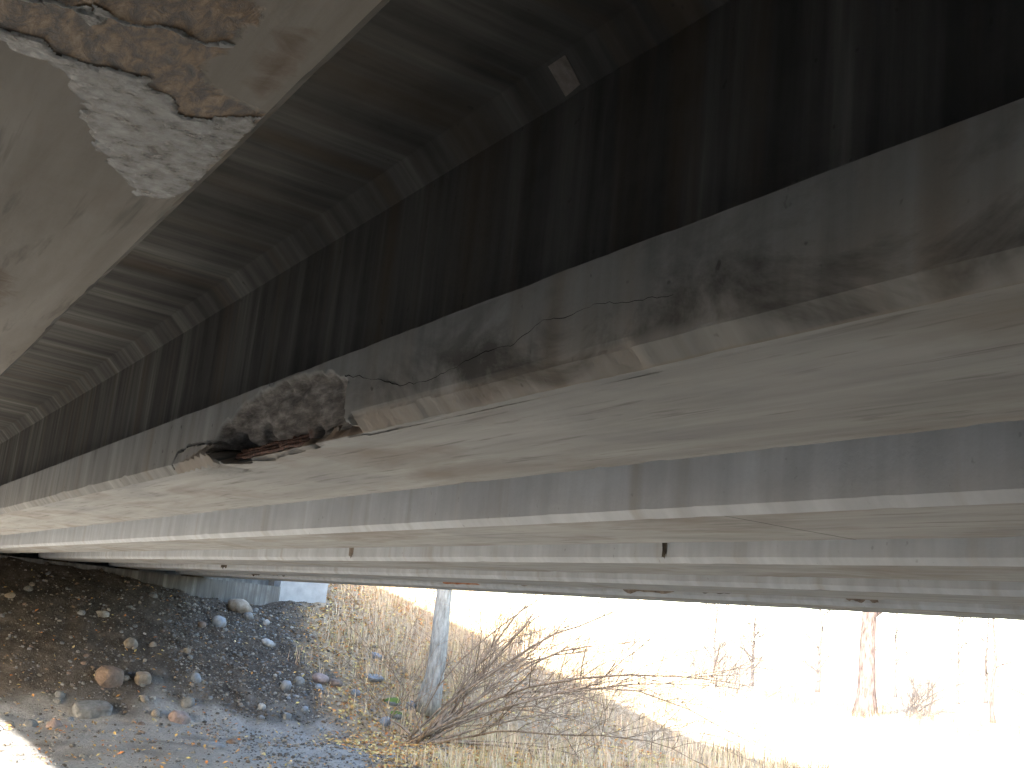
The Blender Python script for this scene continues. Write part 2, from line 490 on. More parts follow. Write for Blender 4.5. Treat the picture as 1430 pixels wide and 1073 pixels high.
        if k == 0:
            wx, wy = xc + x, y
            if z < 1e-5 and .5 < y < 2.6:
                def sdist(poly):
                    d = dpoly((wx, wy), poly)
                    return d if inpoly((wx, wy), poly) else -d
                A['film'].append(max(0., min(1., .5 + sdist(FILM) / .05)))
                A['spot'].append(max(0., min(1., max(.5 + sdist(SPOT) / .12, .5 + sdist(SPOT2) / .06))))
            else:
                A['film'].append(0.); A['spot'].append(0.)
        return (px, y, pz)
    fl, _ = sweep('bottom_flange', prof, ys_, [m_side, m_sof], lambda i: 1 if nl <= i < nl + ns else 0, root, disp)
    if damaged or k == 0:
        for kname, vals in A.items():
            attr(fl, kname, vals)
        if damaged:
            fl.data.materials[0] = m_damaged
            sv = A['spall']
            for pl in fl.data.polygons:
                if any(sv[vi] > 0 for vi in pl.vertices) and len(pl.vertices) == 4:
                    pl.use_smooth = True
    # --- web
    wp = [(-0.1, 0.336), (-0.1, 0.585), (-0.1, 0.834), (0.1, 0.834), (0.1, 0.336)]
    yw = stations() if detail else [Y0, 5, 12, 20, Y1]
    sweep('web', wp, yw, [m_side], lambda i: 0, root, lambda x, y, z, i: (x + 0.003 * fbm((y, z, sd), 1.3, 2), y, z))
    # --- top flange with its haunches
    t0 = 0.8345
    tp = [(-0.742, 0.9355), (-0.46, 0.9205), (-0.173, 0.9065), (-0.1015, t0), (0.1015, t0), (0.173, 0.9065), (0.742, 0.9355), (0.742, 1.06), (-0.742, 1.06)]
    sweep('top_flange', tp, yw, [m_side], lambda i: 0, root, lambda x, y, z, i: (x, y, z + (0.003 * fbm((y, x, sd), 1.1, 2) if z < 1 and z > .85 else 0)))
    girders[k] = root
    return root

LAB = {
    -2: 'fascia girder at the sunny side of the bridge, outside the picture',
    -1: 'girder left of the rust stained one, outside the picture',
    0: 'nearest girder overhead at top left with white mineral crust and rust stain',
    1: 'long girder with broken, spalled lower edge and exposed rusty strands',
    2: 'clean grey girder just behind the broken girder with a seam across its underside',
    3: 'pale girder third from the fascia, with one dark drip stain on its side',
    4: 'pale light-struck girder next to the outermost brown stained girder',
    5: 'outermost girder with brown patches along its side, against the bright daylight',
}
for k in range(-2, 6):
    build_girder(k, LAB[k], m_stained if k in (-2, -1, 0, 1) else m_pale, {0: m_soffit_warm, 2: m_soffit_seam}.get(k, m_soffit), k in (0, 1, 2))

# exposed prestressing strands in the spall
Mr = Mat('rusty_steel', 0.8, 0.3)
Mr.color(Mr.ramp(Mr.noise(Mr.coord((1, 1, 1), girder=False), 45.0, 4, 0.7), [(0.35, (0.03, 0.014, 0.010)), (0.55, (0.095, 0.04, 0.024)), (0.7, (0.21, 0.12, 0.08))]))
Mr.bump(Mr.noise(Mr.coord((1, 1, 1), girder=False), 120.0, 3, 0.7), 0.8, 0.004)

def tube(path, radii, sides=6):
    verts, faces = [], []
    n = len(path)
    for i, p in enumerate(path):
        p = Vector(p)
        d = (Vector(path[min(i + 1, n - 1)]) - Vector(path[max(i - 1, 0)])).normalized()
        u = d.cross(Vector((0, 0, 1)) if abs(d.z) < .9 else Vector((1, 0, 0))).normalized()
        v = d.cross(u)
        for s in range(sides):
            a = 2 * math.pi * s / sides
            verts.append(tuple(p + (u * math.cos(a) + v * math.sin(a)) * radii[i]))
    for i in range(n - 1):
        for s in range(sides):
            t = (s + 1) % sides
            faces.append((i * sides + s, i * sides + t, (i + 1) * sides + t, (i + 1) * sides + s))
    faces.append(tuple(range(sides - 1, -1, -1)))
    faces.append(tuple((n - 1) * sides + s for s in range(sides)))
    return verts, faces

for j, (dz, dx) in enumerate(((0.036, 0.078), (0.052, 0.092), (0.024, 0.07))):
    pts = []
    for i in range(34):
        y = 3.2 + i * 0.0215
        pts.append((-HW + dx + 0.006 * fbm((y, j, 0), 7, 2), y, dz + 0.005 * fbm((y, j, 4), 6, 2)))
    v, f = tube(pts, [0.0062 + 0.0012 * math.sin(i * 2.2 + j) for i in range(34)])
    obj('strand', v, f, Mr.m, girders[1], True)
pts = [(-HW + 0.075 + 0.02 * math.sin(a), 3.40, 0.02 + 0.1 * a / 3.0) for a in lin(0, 3.0, 9)]
v, f = tube(pts, [0.006] * 9)
obj('stirrup', v, f, Mr.m, girders[1], True)

# hairline crack running along the flange side, a jagged dark ribbon of changing width
Mk = Mat('crack_shadow', 0.95, 0.1)
Mk.color((0.022, 0.02, 0.018))
cp = []
for (ya, za), (yb, zb) in zip(CRACK2[:-1], CRACK2[1:]):
    n = max(2, int(abs(yb - ya) / 0.012))
    for i in range(n):
        t = i / n
        y = ya + (yb - ya) * t
        cp.append((y, za + (zb - za) * t - SOF + 0.006 * fbm((y, 0, 8), 26, 3)))
cv, cf = [], []
for i, (y, z) in enumerate(cp):
    w = 0.75 * max(0.0003, 0.0013 + 0.0022 * fbm((y, 3, 3), 7, 2)) * (1 - 0.6 * i / len(cp))
    cv += [(-HW - 0.0032, y, z - w), (-HW - 0.0032, y, z + w)]
    if i:
        cf.append((2 * i - 2, 2 * i - 1, 2 * i + 1, 2 * i))
obj('crack', cv, cf, Mk.m, girders[1])

# pale concrete repair pad on the haunch
Mp = Mat('bare_concrete', 0.9, 0.2)
Mp.color(Mp.ramp(Mp.noise(Mp.coord((1, 1, 1), girder=False), 30.0, 5, 0.65), [(0.3, (0.20, 0.17, 0.15)), (0.7, (0.36, 0.32, 0.29))]))
x0, z0 = 1.298 - GX(1), 1.355 - SOF
nrm = Vector((-1, 0, -1)).normalized()
base4 = [(x0, 2.239, z0), (x0, 2.163, z0), (x0 + .055, 2.170, z0 - .055), (x0 + .06, 2.240, z0 - .06)]
vv = [tuple(Vector(p) + nrm * 0.003) for p in base4] + [tuple(Vector(p) - nrm * 0.01) for p in base4]
obj('repair_pad', vv, [(3, 2, 1, 0), (4, 5, 6, 7), (0, 1, 5, 4), (1, 2, 6, 5), (2, 3, 7, 6), (3, 0, 4, 7)], Mp.m, girders[1])

# white mineral crust and rust film on the underside of the nearest girder
def sheet(name, poly, mat, thick, step, rough, line=False, width=0.004):
    bx = [p[0] for p in poly]; by = [p[1] for p in poly]
    x0, x1, y0, y1 = min(bx) - .01, min(max(bx) + .01, 0.288), min(by) - .01, max(by) + .01
    n, m = int((x1 - x0) / step), int((y1 - y0) / step)
    idx, verts, faces = {}, [], []
    def val(x, y):
        w = (x + 0.009 * fbm((x, y, 1), 38, 3), y + 0.016 * fbm((x, y, 6), 30, 3))
        if line:
            return width * (0.7 + 0.8 * N((x * 60, y * 60, 2))) - dpoly(w, poly, False)
        d = dpoly(w, poly)
        return d if inpoly(w, poly) else -d
    def vid(i, j):
        if (i, j) not in idx:
            x, y = x0 + (x1 - x0) * i / n, y0 + (y1 - y0) * j / m
            d = max(0.0, val(x, y))
            t = thick * min(1, d / 0.008)
            t += rough * (fbm((x * 70, y * 110, 0), 1.0, 4) + 0.6) * min(1, d / 0.006)
            idx[(i, j)] = len(verts)
            lim = 0.0
            if x > 0.2835:
                lim = x - 0.2835
            verts.append((x - GX(0), y, -0.0004 - 0.0016 * min(1, d / .004) - max(0.0, t) + lim))
        return idx[(i, j)]
    for i in range(n):
        for j in range(m):
            x, y = x0 + (x1 - x0) * (i + .5) / n, y0 + (y1 - y0) * (j + .5) / m
            if val(x, y) > 0:
                faces.append((vid(i, j), vid(i, j + 1), vid(i + 1, j + 1), vid(i + 1, j)))
    return obj(name, verts, faces, mat, girders[0], True)

Mc = Mat('mineral_crust', 0.22, 1.0)
Mc.color(Mc.ramp(Mc.noise(Mc.coord((1, 1, 1), girder=False), 40.0, 5, 0.65), [(0.34, (0.10, 0.082, 0.06)), (0.44, (0.29, 0.28, 0.25)), (0.56, (0.43, 0.42, 0.39)), (0.7, (0.60, 0.59, 0.56))]))
Mc.bump(Mc.noise(Mc.coord((1, 2.2, 1), girder=False), 150.0, 5, 0.7), 1.0, 0.006)
sheet('mineral_crust', CRUST, Mc.m, 0.0005, 0.0026, 0.0008)
sheet('drip_ridge', DRIP, Mc.m, 0.0012, 0.0014, 0.001, True, 0.0058)

# drip stains and chips on the farther girders
Ms = Mat('dark_drip_stain', 0.8, 0.2)
Ms.color(Ms.ramp(Ms.noise(Ms.coord((1, 1, 1), girder=False), 12.0, 4, 0.6), [(0.35, (0.035, 0.028, 0.02)), (0.65, (0.12, 0.095, 0.065))]))
Mb = Mat('brown_stain', 0.85, 0.2)
Mb.color(Mb.ramp(Mb.noise(Mb.coord((1, 1, 1), girder=False), 9.0, 4, 0.6), [(0.35, (0.13, 0.10, 0.078)), (0.65, (0.30, 0.245, 0.195))]))
Mo = Mat('orange_stain', 0.85, 0.2)
Mo.color(Mo.ramp(Mo.noise(Mo.coord((1, 1, 1), girder=False), 9.0, 4, 0.6), [(0.35, (0.30, 0.12, 0.06)), (0.65, (0.46, 0.25, 0.15))]))
def side_stain(k, y0, y1, z0, z1, mat, seed, name='drip_stain'):
    """ragged film of run-off 3 mm proud of the left flange side"""
    n, m = 14, 10
    verts, faces = [], []
    for j in range(m + 1):
        t = j / m
        for i in range(n + 1):
            s = i / n
            y = y0 + (y1 - y0) * s + (y1 - y0) * 0.22 * N((seed, t * 3, s)) * (1 if i in (0, n) else 0.4)
            z = z0 + (z1 - z0) * t + (0.25 * (z1 - z0) * N((seed + 5, s * 4, 0)) if j in (0,) else 0)
            verts.append((-HW - 0.0035, y, z))
    for j in range(m):
        for i in range(n):
            faces.append((j * (n + 1) + i, j * (n + 1) + i + 1, (j + 1) * (n + 1) + i + 1, (j + 1) * (n + 1) + i))
    obj(name, verts, faces, mat, girders[k])
side_stain(3, 5.185, 5.225, 0.034, 0.212, Ms.m, 1.0)
side_stain(3, 9.66, 9.76, 0.034, 0.212, Mb.m, 2.0)
side_stain(4, 18.2, 18.5, 0.034, 0.212, Ms.m, 3.0)
for i, (ya, yb, mt) in enumerate(((21.0, 21.5, Ms.m), (19.6, 20.3, Ms.m), (15.2, 17.2, Mo.m), (12.6, 13.6, Mo.m), (11.2, 11.8, Mb.m), (10.2, 10.5, Mb.m), (8.9, 9.6, Mb.m), (8.0, 8.4, Ms.m), (7.55, 7.8, Ms.m), (6.3, 6.6, Mb.m))):
    side_stain(5, ya, yb, 0.04 + 0.02 * (i % 3), 0.19, mt, 10.0 + i, 'brown_stain')

# ------------------------------------------------------------------ deck, abutments
deck = empty('bridge_deck', (3.0, 11.8, SOF + 1.06))
tag(deck, 'concrete deck slab resting across all the girders', 'bridge deck')
XL, XR = GX(-2) - 0.85, GX(5) + 0.85
v, f = boxv(XL - 3.0, XR - 3.0, Y0 - 11.8, 28.0 - 11.8, 0.004, 0.10)
obj('slab', v, f, m_pale, deck)
for xa in (XL, XR - 0.25):
    prof = [(xa - 3, .104), (xa + .25 - 3, .104), (xa + .2 - 3, 1.0), (xa + .05 - 3, 1.0)]
    vv = [(p[0], Y0 - 11.8, p[1]) for p in prof] + [(p[0], 28 - 11.8, p[1]) for p in prof]
    obj('parapet', vv, [(0, 1, 2, 3), (7, 6, 5, 4), (0, 4, 5, 1), (1, 5, 6, 2), (2, 6, 7, 3), (3, 7, 4, 0)], m_pale, deck)

Ma = Mat('stained_shaded_abutment_concrete', 0.88, 0.2)  # streaked concrete, darkened overall to stand in for shade along the wall
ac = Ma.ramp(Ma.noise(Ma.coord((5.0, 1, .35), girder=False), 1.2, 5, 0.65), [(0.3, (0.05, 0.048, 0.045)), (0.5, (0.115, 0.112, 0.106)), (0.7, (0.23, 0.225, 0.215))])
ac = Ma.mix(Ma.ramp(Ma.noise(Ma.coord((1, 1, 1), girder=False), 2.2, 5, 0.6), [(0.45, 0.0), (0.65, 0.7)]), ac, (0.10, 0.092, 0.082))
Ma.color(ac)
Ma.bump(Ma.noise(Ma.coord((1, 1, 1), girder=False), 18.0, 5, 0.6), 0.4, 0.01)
def abutment(y, sgn, label):
    root = empty('abutment', (3.0, y, -1.0))
    tag(root, label, 'abutment')
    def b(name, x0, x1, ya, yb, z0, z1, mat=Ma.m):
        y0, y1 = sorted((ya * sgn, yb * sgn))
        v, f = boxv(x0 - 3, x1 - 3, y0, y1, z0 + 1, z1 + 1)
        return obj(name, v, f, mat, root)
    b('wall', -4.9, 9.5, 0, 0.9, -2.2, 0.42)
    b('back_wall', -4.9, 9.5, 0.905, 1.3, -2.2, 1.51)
    b('wing_wall', 9.503, 10.7, 0.06, 0.5, -2.2, 0.95, Mw)
    b('wing_wall', -6.1, -4.903, 0.06, 0.5, -2.2, 0.95, Mw)
    for k in range(-2, 6):
        b('bearing_pad', GX(k) - 0.22, GX(k) + 0.22, 0.12, 0.45, 0.4205, 0.4545, Ms.m)
    for k in range(-2, 5):
        b('end_diaphragm', GX(k) + 0.102, GX(k + 1) - 0.102, 0.3, 0.49, 0.81, 1.3, m_stained)
    return root
Mw_ = Mat('wing_wall_concrete', 0.85, 0.2)
Mw_.color(Mw_.ramp(Mw_.noise(Mw_.coord((1, 1, 1), girder=False), 4.0, 5, 0.6), [(0.3, (0.24, 0.24, 0.24)), (0.7, (0.34, 0.34, 0.335))]))
Mw = Mw_.m
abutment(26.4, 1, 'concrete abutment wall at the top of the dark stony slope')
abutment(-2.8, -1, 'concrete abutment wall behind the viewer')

# ------------------------------------------------------------------ stones
def stone_mesh(name, seed, w, d, h, flat, sub=2, angular=0.0):
    bm = bmesh.new()
    bmesh.ops.create_icosphere(bm, subdivisions=sub, radius=1.0)
    for vtx in bm.verts:
        c = vtx.co.copy()
        r = 1 + 0.28 * fbm((c.x + seed, c.y, c.z), 0.9, 3)
        if angular:
            mx = max(abs(c.x), abs(c.y), abs(c.z))
            r = r * (1 - angular) + angular / mx * 0.8
        c *= r
        if flat and c.z > flat:
            c.z = flat + (c.z - flat) * 0.25
        vtx.co = (c.x * w / 2, c.y * d / 2, c.z * h / 2)
    me = bpy.data.meshes.new(name)
    bm.to_mesh(me); bm.free()
    me.polygons.foreach_set('use_smooth', [angular < 0.3] * len(me.polygons))
    return me

def stone_mat(name, c0, c1, moss=False):
    M = Mat(name, 0.85, 0.3)
    b = M.ramp(M.noise(M.coord((1, 1, 1), girder=False), 9.0, 6, 0.65), [(0.32, c0), (0.68, c1)])
    b = M.mix(M.ramp(M.noise(M.coord((1, 1, 1), girder=False), 3.0, 4, 0.6), [(0.5, 0.0), (0.66, 0.7)]), b, (0.10, 0.082, 0.066))
    if moss:
        geo = M.n('ShaderNodeNewGeometry'); s = M.n('ShaderNodeSeparateXYZ'); M.link(geo.outputs['Normal'], s.inputs[0])
        mk = M.ramp(M.math('ADD', M.math('MULTIPLY', s.outputs[2], 0.6), M.math('MULTIPLY', M.noise(M.coord((1, 1, 1), girder=False), 12, 4), 0.6)), [(0.45, 0.0), (0.6, 1.0)])
        b = M.mix(mk, b, (0.10, 0.14, 0.025))
    M.color(b)
    M.bump(M.noise(M.coord((1, 1, 1), girder=False), 30.0, 5, 0.65), 0.5, 0.02)
    return M.m
SM = {
    'grey': stone_mat('grey_stone', (0.10, 0.097, 0.093), (0.20, 0.197, 0.192)),
    'slate': stone_mat('blue_grey_stone', (0.125, 0.13, 0.14), (0.235, 0.245, 0.26)),
    'rust': stone_mat('rust_brown_stone', (0.10, 0.068, 0.052), (0.20, 0.142, 0.108)),
    'tan': stone_mat('tan_stone', (0.14, 0.112, 0.086), (0.27, 0.226, 0.182)),
    'pale': stone_mat('pale_stone', (0.20, 0.187, 0.173), (0.36, 0.345, 0.32)),
    'pink': stone_mat('reddish_stone', (0.15, 0.105, 0.09), (0.29, 0.22, 0.195)),
    'moss': stone_mat('mossy_stone', (0.12, 0.12, 0.11), (0.22, 0.22, 0.21), True),
}
# x, y, width, height, colour, flat-top, angular, tilt, label
STONES = [
    (5.22, 23.17, 0.60, 0.51, 'rust', 0, 0.35, 0.3, 'rust brown angular boulder sitting just above the flat grey slab'),
    (4.83, 22.41, 0.76, 0.40, 'grey', 0.35, 0.5, 0.1, 'flat-topped grey slab at the foot of the dirt slope'),
    (3.99, 21.19, 0.29, 0.24, 'pink', 0, 0.2, 0.6, 'reddish rounded stone at the slope foot left of the path edge'),
    (3.24, 21.13, 0.21, 0.18, 'tan', 0, 0.1, 0.2, 'tan stone beside the sunlit patch at the left'),
    (3.61, 21.21, 0.26, 0.21, 'grey', 0, 0.1, 0.9, 'dull grey stone between the tan and the reddish stone'),
    (6.41, 22.27, 0.48, 0.30, 'pink', 0, 0.3, 0.4, 'reddish and pale split rock at the middle of the slope foot'),
    (8.50, 26.10, 0.59, 0.40, 'tan', 0, 0, 0.4, 'big rounded tan boulder against the abutment wall'),
    (7.82, 25.38, 0.38, 0.38, 'slate', 0, 0, 0.5, 'smooth grey rounded boulder just below the tan one by the wall'),
    (7.42, 25.22, 0.20, 0.19, 'rust', 0, 0.2, 0.1, 'small orange-brown stone left of the smooth grey boulder'),
    (9.01, 25.68, 0.16, 0.22, 'pale', 0, 0.2, 0.6, 'small white stone right of the tan boulder by the wall'),
    (8.62, 25.82, 0.26, 0.20, 'grey', 0, 0, 0.2, 'small grey stone tucked under the tan boulder'),
    (6.93, 23.41, 0.23, 0.25, 'slate', 0, 0.1, 0.2, 'round grey stone midway up the slope'),
    (6.66, 22.76, 0.28, 0.27, 'grey', 0, 0.1, 0.8, 'grey round stone above the reddish split rock'),
    (5.83, 23.19, 0.33, 0.33, 'tan', 0, 0.5, 0.2, 'dull angular lump right of the rust brown boulder'),
    (4.28, 22.72, 0.20, 0.17, 'grey', 0, 0.1, 0.5, 'small grey stone left above the flat slab'),
    (5.74, 24.22, 0.29, 0.24, 'tan', 0, 0.1, 0.3, 'tan stone high on the dark slope above the rust boulder'),
    (6.91, 24.23, 0.19, 0.18, 'tan', 0, 0.1, 0.3, 'small tan stone in the middle of the dark slope'),
    (5.27, 25.01, 0.29, 0.13, 'pale', 0, 0, -0.6, 'pale oblong stone lying aslant high on the dark slope'),
    (3.47, 25.21, 0.23, 0.13, 'tan', 0, 0, 0, 'pale oblong stone at the left edge of the slope'),
    (8.85, 24.89, 0.35, 0.14, 'pale', 0, 0.2, 0.7, 'long pale stone lying aslant on the upper right slope'),
    (8.83, 23.40, 0.24, 0.29, 'slate', 0, 0.2, 0.2, 'upright blue-grey stone in the row on the right slope'),
    (9.18, 23.59, 0.26, 0.23, 'grey', 0, 0.2, 0.9, 'grey stone second in the row on the right slope'),
    (9.72, 23.76, 0.37, 0.22, 'pink', 0, 0.2, 0.2, 'reddish stone in the row on the right slope'),
    (10.02, 23.66, 0.31, 0.20, 'rust', 0, 0.2, 0.4, 'brown stone ending the row on the right slope'),
    (9.57, 23.44, 0.17, 0.15, 'slate', 0, 0.1, 0.4, 'small blue stone below the row on the right slope'),
    (8.62, 22.57, 0.21, 0.31, 'grey', 0.4, 0.6, 0.4, 'angular upright grey rock low on the right slope'),
    (9.04, 22.71, 0.17, 0.14, 'slate', 0, 0.2, 0.4, 'small blue-grey stone beside the angular upright rock'),
    (8.15, 22.77, 0.19, 0.17, 'pale', 0, 0.1, 0.4, 'pale round stone left of the angular upright rock'),
    (6.22, 19.25, 0.28, 0.12, 'slate', 0.3, 0.2, 0.1, 'flat blue-grey stone lying on the path edge'),
    (6.63, 19.70, 0.22, 0.16, 'rust', 0, 0.3, 0.5, 'brown stone on the path edge beside the flat one'),
    (11.38, 24.67, 0.33, 0.20, 'slate', 0.4, 0.5, 0.2, 'blue-grey slab on the bank near the leaves, uppermost'),
    (11.03, 23.92, 0.44, 0.12, 'slate', 0.3, 0.4, 0.1, 'thin long slate lying flat on the bank edge'),
    (10.38, 23.32, 0.24, 0.20, 'slate', 0, 0.4, 0.1, 'dark blue angular stone left of the mossy stones'),
    (11.20, 23.15, 0.40, 0.20, 'moss', 0, 0.2, 0.1, 'moss covered stone beside the shrub foot, upper'),
    (11.09, 22.67, 0.33, 0.20, 'moss', 0, 0.2, 0.6, 'moss covered stone beside the shrub foot, lower'),
    (10.71, 22.41, 0.27, 0.28, 'slate', 0, 0.2, 0.3, 'rounded blue stone just below the mossy stones'),
    (11.55, 23.01, 0.22, 0.31, 'slate', 0, 0.3, 0.3, 'blue-grey stone against the shrub stems'),
]
GROUP = 'stones on the slope under the bridge'
for i, (x, y, w, h, c, flat, ang, rz, label) in enumerate(STONES):
    me = stone_mesh('boulder', i * 3.7 + 1, w, w * (0.7 + 0.3 * rnd.random()), max(h, w * .5), flat, 3 if w > .25 else 2, ang)
    me.materials.append(SM[c])
    o = bpy.data.objects.new('boulder' if w > 0.34 else 'stone', me)
    C.objects.link(o)
    o.location = (x, y, terr(x, y) + h * 0.08)
    o.rotation_euler = (rnd.uniform(-.15, .15) + 0.25, rnd.uniform(-.2, .2), rz)
    tag(o, label, 'boulder' if w > 0.34 else 'stone', GROUP)

# cobbles nobody would tell apart: own objects, shared meshes
protos = []
for i in range(14):
    me = stone_mesh('cobble', 50 + i * 2.3, 1, 0.75 + 0.2 * rnd.random(), 0.55 + 0.3 * rnd.random(), 0, 2, 0.45 if i % 3 == 0 else 0.0)
    me.materials.append(SM[['grey', 'slate', 'tan', 'grey', 'rust', 'grey', 'pale'][i % 7]])
    protos.append(me)
cnt = 0
while cnt < 170:
    x, y = rnd.uniform(2.6, 11.2), rnd.uniform(20.4, 26.2)
    v_, p_ = ground_zone(x, y)
    if v_ > 0.7 or (y < 21.6 and rnd.random() < .8):
        continue
    s = min(0.22, 0.06 + 0.045 * rnd.expovariate(1.2))
    o = bpy.data.objects.new('cobble', protos[rnd.randrange(14)])
    C.objects.link(o)
    o.location = (x, y, terr(x, y) + s * 0.05)
    o.scale = (s, s, s)
    o.rotation_euler = (rnd.uniform(-.4, .5), rnd.uniform(-.4, .4), rnd.uniform(0, 6.28))
    zone = 'beside the leaf covered bank' if x > 9.2 else 'along the foot of the dirt slope' if y < 22.2 else 'high up below the abutment wall' if y > 24.8 else 'halfway up the dark dirt slope'
    size = 'small' if s < 0.11 else 'mid sized' if s < .17 else 'large'
    tag(o, size + ' ' + o.data.materials[0].name.replace('_', ' ').replace('stone', 'cobble') + ' ' + zone, 'cobble', 'loose cobbles on the dirt slope')
    cnt += 1

# gravel: too many to count
gm = []
for i in range(6):
    b = bmesh.new(); bmesh.ops.create_icosphere(b, subdivisions=1, radius=0.5)
    gm.append(([tuple(Vector((v.co.x, v.co.y * .8, v.co.z * .6)) * (1 + .35 * N((v.co.x * 3 + i * 9, v.co.y * 3, v.co.z * 3)))) for v in b.verts], [tuple(v.index for v in f.verts) for f in b.faces]))
    b.free()
gv, gf, gc = [], [], []
PAL = [(.12, .108, .095), (.085, .073, .062), (.17, .155, .138), (.14, .138, .14), (.14, .10, .07), (.07, .058, .048), (.24, .22, .19)]
for i in range(34000):
    x, y = rnd.uniform(1.8, 12.0) if i < 15000 else rnd.uniform(6.5, 11.5), rnd.uniform(16.5, 26.4)
    v_, p_ = ground_zone(x, y)
    if v_ > 0.5 and rnd.random() < 0.85:
        continue
    if p_ > 0.4 and rnd.random() < 0.75:
        continue
    s = min(0.11, 0.018 + 0.016 * rnd.expovariate(0.9))
    vs, fs = gm[i % 6]
    R = Matrix.Rotation(rnd.uniform(0, 6.28), 3, 'Z') @ Matrix.Rotation(rnd.uniform(-.6, .6), 3, 'X')
    z = terr(x, y) + s * .15
    b0 = len(gv)
    c = PAL[rnd.randrange(7)]
    k = rnd.uniform(.7, 1.15)
    for p in vs:
        q = R @ (Vector(p) * s)
        gv.append((x + q.x, y + q.y, z + q.z)); gc.append((c[0] * k, c[1] * k, c[2] * k))
    gf += [tuple(a + b0 for a in f_) for f_ in fs]
Mg = Mat('gravel', 0.85, 0.25)
Mg.color(Mg.attr('tone', 'Color'))
o = obj('gravel', gv, gf, Mg.m); cattr(o, 'tone', gc)
tag(o, 'loose gravel strewn over the dirt slope and path', 'gravel', kind='stuff')

# ------------------------------------------------------------------ leaf litter, grass
lv, lf, lc = [], [], []
LP = [(.50, .26, .07), (.56, .36, .12), (.38, .19, .06), (.55, .42, .22), (.48, .18, .05), (.34, .21, .10), (.52, .40, .14)]
def leaf(x, y, s):
    z = terr(x, y) + 0.012 + s * .3 * rnd.random()
    n = Vector((rnd.uniform(-.8, .8), rnd.uniform(-.9, .5), 1)).normalized()
    u = n.cross(Vector((math.cos(a := rnd.uniform(0, 6.28)), math.sin(a), 0))).normalized()
    w = n.cross(u)
    p = Vector((x, y, z)); b0 = len(lv)
    c = LP[rnd.randrange(7)]; k = rnd.uniform(.7, 1.1)
    for q in (u * s, w * s * .5 + n * s * .15, -u * s, -w * s * .5 + n * s * .15):
        lv.append(tuple(p + q)); lc.append((c[0] * k, c[1] * k, c[2] * k))
    lf.append((b0, b0 + 1, b0 + 2)); lf.append((b0, b0 + 2, b0 + 3))
i = 0
while i < 21000:
    x, y = rnd.uniform(2.0, 17.0), rnd.uniform(16.5, 29.5)
    if -5 < x < 10.8 and y > 26.3:
        continue
    v_, p_ = ground_zone(x, y)
    dens = 0.03 + 0.97 * v_ * (0.35 + 0.65 * smooth(15, 11, x))
    if math.hypot(x - 10.3, y - 20.6) < 1.3: dens = max(dens, 0.9)
    if rnd.random() < dens:
        leaf(x, y, rnd.uniform(.025, .055)); i += 1
Ml = Mat('dead_leaves', 0.7, 0.3)
Ml.color(Ml.attr('tone', 'Color'))
o = obj('leaf_litter', lv, lf, Ml.m); cattr(o, 'tone', lc)
tag(o, 'fallen orange and tan leaves on the bank', 'leaves', kind='stuff')

hv, hf, hc = [], [], []
HP = [(.60, .45, .29), (.66, .53, .37), (.52, .37, .23), (.62, .43, .29), (.47, .40, .21)]
def blade(x, y, h, w):
    z = terr(x, y) - .02
    a = rnd.uniform(0, 6.28); lean = rnd.uniform(.05, .55) * h
    dx, dy = math.cos(a) * lean, math.sin(a) * lean
    b0 = len(hv); px, py = -math.sin(a) * w, math.cos(a) * w
    c = HP[rnd.randrange(5)]; k = rnd.uniform(.75, 1.1); c = (c[0] * k, c[1] * k, c[2] * k)
    hv.extend([(x - px, y - py, z), (x + px, y + py, z), (x + dx * .4 + px * .7, y + dy * .4 + py * .7, z + h * .6), (x + dx * .4 - px * .7, y + dy * .4 - py * .7, z + h * .6), (x + dx, y + dy, z + h)])
    hc.extend([c] * 5)
    hf.append((b0, b0 + 1, b0 + 2, b0 + 3)); hf.append((b0 + 3, b0 + 2, b0 + 4))
cl = 0
while cl < 5200:
    x, y = rnd.uniform(9.0, 36.0), rnd.uniform(16.0, 44.0)
    if x < 10.9 and y > 26.0: continue
    v_, _ = ground_zone(x, y)
    if rnd.random() > v_ * (0.3 + 0.7 * smooth(-.3, .25, fbm((x, y, 0), .35, 3))): continue
    cl += 1
    hh = rnd.uniform(.2, .5) * (1.6 if x > 14 and y > 26 else 1.0)
    if math.hypot(x - 10.3, y - 20.6) < 1.6: continue
    for _ in range(rnd.randint(9, 18)):
        blade(x + rnd.gauss(0, .13), y + rnd.gauss(0, .13), hh * rnd.uniform(.5, 1.2), rnd.uniform(.004, .009))
cl = 0
while cl < 900:
    x, y = rnd.uniform(11.5, 22.0), rnd.uniform(24.0, 38.0)
    if rnd.random() > 0.25 + smooth(-.2, .3, fbm((x, y, 4), .5, 3)): continue
    cl += 1
    for _ in range(rnd.randint(6, 12)):
        blade(x + rnd.gauss(0, .2), y + rnd.gauss(0, .2), rnd.uniform(.5, 1.25), .004)
cl = 0
while cl < 1500:                                   # dark weed stalks scattered over the sunny field
    x, y = rnd.uniform(17.0, 60.0), rnd.uniform(15.0, 60.0)
    if rnd.random() > smooth(-.15, .35, fbm((x, y, 6), .25, 3)): continue
    cl += 1
    hb = len(hc)
    for _ in range(rnd.randint(4, 9)):
        blade(x + rnd.gauss(0, .25), y + rnd.gauss(0, .25), rnd.uniform(.3, .9), .006)
    for q in range(hb, len(hc)):
        hc[q] = (hc[q][0] * .13, hc[q][1] * .13, hc[q][2] * .13)
Mh = Mat('dry_grass', 0.8, 0.2)
Mh.color(Mh.attr('tone', 'Color'))
o = obj('dry_grass', hv, hf, Mh.m); cattr(o, 'tone', hc)
tag(o, 'pale dry grass standing on the bank and field beyond the bridge', 'grass', kind='stuff')

